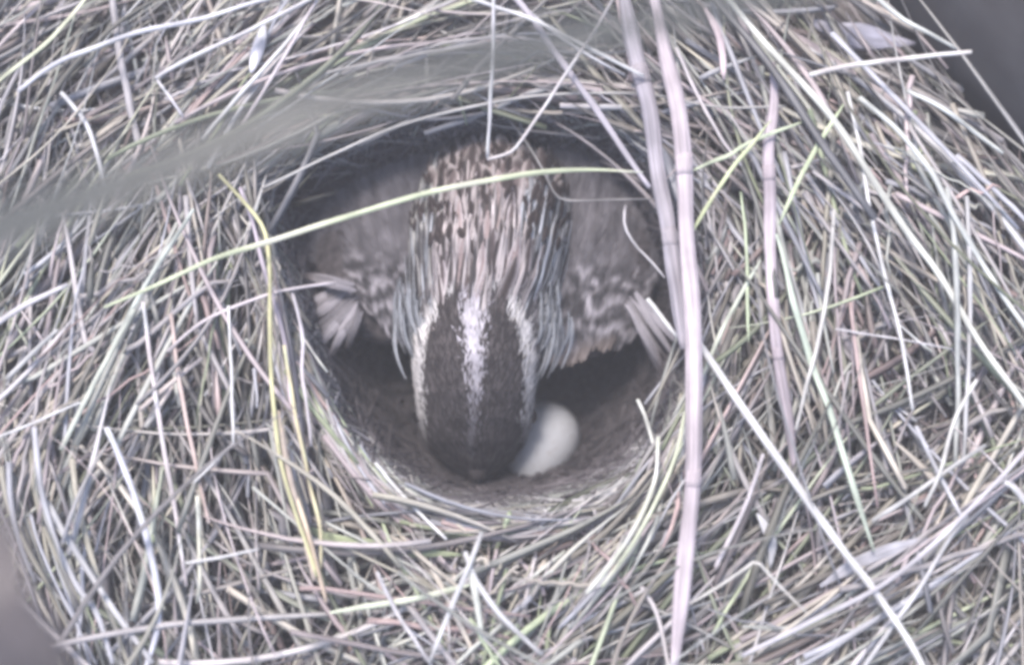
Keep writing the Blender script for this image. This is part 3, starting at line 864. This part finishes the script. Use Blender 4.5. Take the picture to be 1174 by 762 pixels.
def make_plumage():
    # back, rump and mantle: pale edged feathers with dark centres, pointing to the tail
    mb = MB()
    feats = []
    for c in range(-7, 8):
        for k in range(9):
            y = 238 + k * 16 + random.uniform(-5, 5) + (8 if c % 2 else 0)
            cx, hw, zt, hd = stn(y)
            xx = 558 + c * 14.5 * (1 - 0.25 * max(0, (y - 320) / 50)) + random.gauss(0, 2)
            q = (xx - cx) / hw
            if abs(q) < 1: feats.append((y, math.asin(q), 'back'))
    for c in range(-6, 7):
        for k in range(7):
            y = 150 + k * 15 + random.uniform(-6, 6) + (7 if c % 2 else 0)
            cx, hw, zt, hd = stn(y)
            q = (c * 15 + random.gauss(0, 3)) / hw
            if abs(q) < 1: feats.append((y, math.asin(q), 'rump'))
    for i in range(380):
        y = random.uniform(165, 372); a = math.asin(random.uniform(-1, 1)) * 1.08
        feats.append((y, a, 'fluff'))
    for i in range(150):
        y = random.uniform(165, 300); q = random.uniform(-.95, .95)
        if abs(q) < .45 and y > 250 and random.random() < .6: continue
        feats.append((y, math.asin(q), 'spot'))
    for i in range(200):
        y = random.uniform(170, 350); a = random.choice([-1, 1]) * random.uniform(1.2, 1.7)
        feats.append((y, a, 'back'))
    for i in range(5600):
        y = random.uniform(352, 546); a = math.asin(random.uniform(-1, 1)) * 1.1
        feats.append((y, a, 'head'))
    for y, a, kind in feats:
        cx, hw, zt, hd = stn(y)
        x = cx + hw * math.sin(a)
        if kind == 'head':
            L = random.uniform(9, 15) if y > 380 else random.uniform(14, 22)
            wd = random.uniform(0.2, 0.34) * MM
            edge, mid = crown_col(x, y - L * .5)
            lift0, lift1 = -0.1, random.uniform(0.25, 0.6)
            tip = None
            n = 5
        elif kind == 'spot':
            L = random.uniform(11, 20); wd = random.uniform(0.6, 1.1) * MM
            edge = g3(.09, BROWN); mid = g3(.04, BROWN)
            lift0, lift1 = 1.1, random.uniform(1.6, 2.3); tip = None; n = 6
        elif kind == 'fluff':
            L = random.uniform(34, 62); wd = random.uniform(0.22, 0.4) * MM
            t_ = BLUE if x > 600 or x < 500 else (1, .9, .9)
            edge = mid = g3(random.choice([.3, .6, .05, .07] if t_ == BLUE else [.3, .5, .62, .08]), t_)
            lift0, lift1 = 0.3, random.uniform(1.0, 1.9); tip = None; n = 8
        elif kind == 'back':
            L = random.uniform(54, 84)
            wd = random.uniform(1.2, 1.75) * MM
            if x > 600: edge, mid = g3(random.choice([.7, .8, .84]), BLUE, .03), g3(.04, LAVT)
            elif x < 502: edge, mid = g3(random.choice([.6, .72, .78]), (1, .99, .95)), g3(.07, LAVT)
            else: edge, mid = g3(random.choice([.55, .65, .78]), (1, .9, .93)), g3(random.choice([.05, .06, .09, .3]), BROWN)
            if y > 335: edge = mix(edge, g3(.3, WARM), .4)
            lift0, lift1 = -0.1, random.uniform(0.7, 1.5)
            tip = None
            n = 8
        else:
            L = random.uniform(26, 38)
            wd = random.uniform(1.7, 2.5) * MM
            edge, mid = g3(random.choice([.36, .46, .56]), (1, .88, .86)), g3(random.choice([.07, .10, .14]), BROWN)
            lift0, lift1 = 0.0, random.uniform(1.0, 2.6)
            tip = g3(.42, (1, .9, .88)) if random.random() < .5 else None
            n = 7
        pts = []
        da = random.gauss(0, 0.05)
        for k in range(n):
            s = k / (n - 1)
            yy = y - L * s
            if yy < 113: break
            pts.append(S(yy, a + da * s, (lift0 + (lift1 - lift0) * s) * MM))
        if len(pts) < 4: continue
        nrm = Vector((math.sin(a), 0, math.cos(a)))
        sdv = Vector((math.cos(a), 0, -math.sin(a)))
        feather(mb, pts, lambda i: (sdv, nrm), wd, edge, mid, tip, pointed=0.3 if kind in ('head', 'fluff') else .6)
    # loose cheek and nape plumes hanging beside the head
    for sx, x0, x1 in ((-1, 473, 468), (1, 628, 622)):
        for i in range(46):
            xs = x0 + random.gauss(0, 9); y = random.uniform(318, 372)
            L = random.uniform(30, 72)
            z = random.uniform(-9, -4)
            pts = [P(xs + (-sx) * (-2 + 13 * (k / 6) ** 1.5) + sx * 4 * math.sin(k / 2), y + L * k / 6, z - 4 * (k / 6)) for k in range(7)]
            feather(mb, pts, lambda i: (Vector((.8, 0, -sx * .6)), Vector((sx * .6, 0, .8))), 0.5 * MM, g3(random.choice([.3, .5, .68]), BLUE), g3(random.choice([.12, .3]), BLUE), pointed=.3)
    mb.build("plumage", FEATHER, bird)

    # wings: rows of barred coverts and pale flight feathers
    for sx in (-1, 1):
        mb = MB()
        if sx < 0:
            quad = [(474, 405, -14), (405, 345, -21), (342, 262, -27), (505, 190, -19)]   # inner low, outer low, outer high, inner high
            tuft = [((402, 330), (350, 325)), ((402, 332), (347, 345)), ((403, 336), (348, 366)), ((405, 340), (355, 385)), ((407, 344), (364, 402)), ((410, 348), (376, 408)), ((411, 352), (388, 396)), ((404, 326), (352, 312))]
        else:
            quad = [(630, 422, -14), (722, 392, -20), (758, 245, -27), (628, 190, -19)]
            tuft = [((722, 345), (765, 432)), ((726, 340), (772, 415)), ((730, 336), (778, 395)), ((718, 350), (757, 420))]

        def Q(u, v, lift=0.0):
            a, b, c, d = quad
            f = lambda i: (a[i] * (1 - u) + b[i] * u) * (1 - v) + (d[i] * (1 - u) + c[i] * u) * v
            return P(f(0), f(1), f(2) + 2.5 * math.sin(math.pi * min(1, max(0, u))) + lift)

        def wing_col(u, v):
            bar = min(1, max(0, 0.42 + 0.32 * math.sin(v * 38 + u * 5 + 1.6 * math.sin(u * 13 + sx) + 3.5 * noise.noise(Vector((u * 7, v * 7, sx)))) + 0.9 * noise.noise(Vector((u * 15, v * 17, sx + 5)))))
            low = min(1, max(0, (0.62 - v) / 0.15))
            up_ = 0.12 + 0.04 * bar + 0.06 * noise.noise(Vector((u * 14, v * 2, 7)))
            c = tuple(q * ((0.04 + 0.32 * bar ** 1.8) * low + up_ * (1 - low)) for q in LAVT)
            if sx > 0 and v < .12 and u < .8:
                c = mix(c, (.15, .122, .108), min(1, (.12 - v) * 12) * .8)
            return c
        for r in range(30):
            v = r / 28
            for k in range(30):
                u = (k + random.uniform(-.6, .6)) / 29
                vv = v + random.uniform(-.03, .03) + 0.015 * math.sin(u * 11 + 1) * (v < .15)
                L = random.uniform(.14, .22) if v < .6 else random.uniform(.12, .40)
                wd = random.uniform(0.45, 0.9) * MM
                du = random.uniform(.05, .14) - .02
                jit = random.uniform(.8, 1.2)
                uvs = [(u + du * j / 5, vv + L * j / 5) for j in range(6)]
                pts = [Q(min(1.12, max(-.08, a)), b, 0.2 + 1.6 * j / 5 + v * 1.8 + random.uniform(0, .3)) for j, (a, b) in enumerate(uvs)]
                fc = lambda i, q: tuple(jit * (1.06 if abs(q) > .9 else .95) * z for z in wing_col(*uvs[i]))
                feather(mb, pts, lambda i: (Vector((.97, -sx * .2, 0)), Vector((0, 0, 1))), wd, fc, None, None, pointed=.5)
        tl = []
        for (p0, p1) in tuft:
            for q in range(3): tl.append(((p0[0] + random.gauss(0, 3), p0[1] + random.gauss(0, 4)), (p1[0] + random.gauss(0, 5), p1[1] + random.gauss(0, 7))))
        for k, (p0, p1) in enumerate(tl):
            zz = -19 + 0.25 * k
            ctrl = [P(p0[0], p0[1], zz), P((p0[0] + p1[0]) / 2 + random.uniform(-3, 3), (p0[1] + p1[1]) / 2, zz + 1.5), P(p1[0], p1[1], zz - 3)]
            pts = catmull(ctrl, 9)
            t = (ctrl[2] - ctrl[0]).normalized(); sd = t.cross(Vector((0, 0, 1)))
            g = random.uniform(.16, .38) if sx < 0 else random.uniform(.2, .5)
            feather(mb, pts, lambda i: (sd, Vector((0, 0, 1))), random.uniform(.6, 1.2) * MM, g3(g, LAVT), g3(g * .8, LAVT), g3(g * .6, WARM), pointed=.45, shaft=g3(g * 1.2, LAVT))
        o = mb.build("wing_feathers", FEATHER, bird)

    # tail
    mb = MB()
    for k in range(10):
        u = (k - 4.5) / 4.5
        pts = [P(566 + u * (24 + 34 * s), 168 - 78 * s, -15 - 7 * s - abs(u) * 2) for s in np.linspace(0, 1, 8)]
        feather(mb, pts, lambda i: (Vector((1, 0, 0)), Vector((0, 0, 1))), 2.1 * MM, g3(.2, WARM), g3(.09, WARM), None, pointed=.6, shaft=g3(.05))
    mb.build("tail_feathers", FEATHER, bird)


make_plumage()


def make_face():
    hornm, nt, b = newmat("horn", 0.7, 0.1); b.inputs["Base Color"].default_value = (0.03, 0.026, 0.028, 1)
    mb = MB()
    pts = [P(547, 538, -20.5), P(547, 547, -23), P(547, 554, -27), P(547, 558, -31)]
    stem(mb, pts, [2.2 * MM, 1.8 * MM, 1.0 * MM, .2 * MM], [(1, 1, 1)] * 4, 0.75, 16)
    bk = mb.build("beak", hornm, bird)
    mb = MB()
    pts = [P(547, 541, -22.5), P(547, 549, -25), P(547, 555, -28.5)]
    stem(mb, pts, [2.0 * MM, 1.5 * MM, .25 * MM], [(1, 1, 1)] * 3, 0.6, 16)
    mb.build("lower_mandible", hornm, bird)
    eyem, nt, b = newmat("eye_black", 0.08, 0.6); b.inputs["Base Color"].default_value = (0.01, 0.008, 0.008, 1)
    for x, sx in ((474, -1), (617, 1)):
        bm = bmesh.new(); bmesh.ops.create_uvsphere(bm, u_segments=24, v_segments=16, radius=0.0019)
        me = bpy.data.meshes.new("eye"); bm.to_mesh(me); bm.free()
        me.polygons.foreach_set("use_smooth", [True] * len(me.polygons)); me.materials.append(eyem)
        o = bpy.data.objects.new("eye", me); sc.collection.objects.link(o); o.parent = bird
        o.location = S(478, sx * 1.42, -0.0006) - bird.location


make_face()
print("verts", sum(len(o.data.vertices) for o in sc.objects if o.type == 'MESH'))


# ------------------------------------------------------------------ added pale volume that lifts the darks like veiling glare
def make_glare_veil():
    bm = bmesh.new()
    bmesh.ops.create_cube(bm, size=1)
    me = bpy.data.meshes.new("glare_veil"); bm.to_mesh(me); bm.free()
    m = bpy.data.materials.new("glare_veil_volume"); m.use_nodes = True
    nt = m.node_tree
    nt.nodes.remove(nt.nodes["Principled BSDF"])
    v = nt.nodes.new("ShaderNodeVolumePrincipled")
    v.inputs["Color"].default_value = (0.97, 0.95, 0.98, 1)
    v.inputs["Density"].default_value = VEIL_DENSITY
    v.inputs["Anisotropy"].default_value = 0.0
    nt.links.new(v.outputs[0], nt.nodes["Material Output"].inputs["Volume"])
    me.materials.append(m)
    o = bpy.data.objects.new("glare_veil", me); sc.collection.objects.link(o)
    top, bot = 0.32, -1.4
    o.scale = (40, 40, top - bot); o.location = (0, 0, (top + bot) / 2)
    tag(o, "added milky volume standing in for veiling glare over the nest", None, None, "stuff")


make_glare_veil()
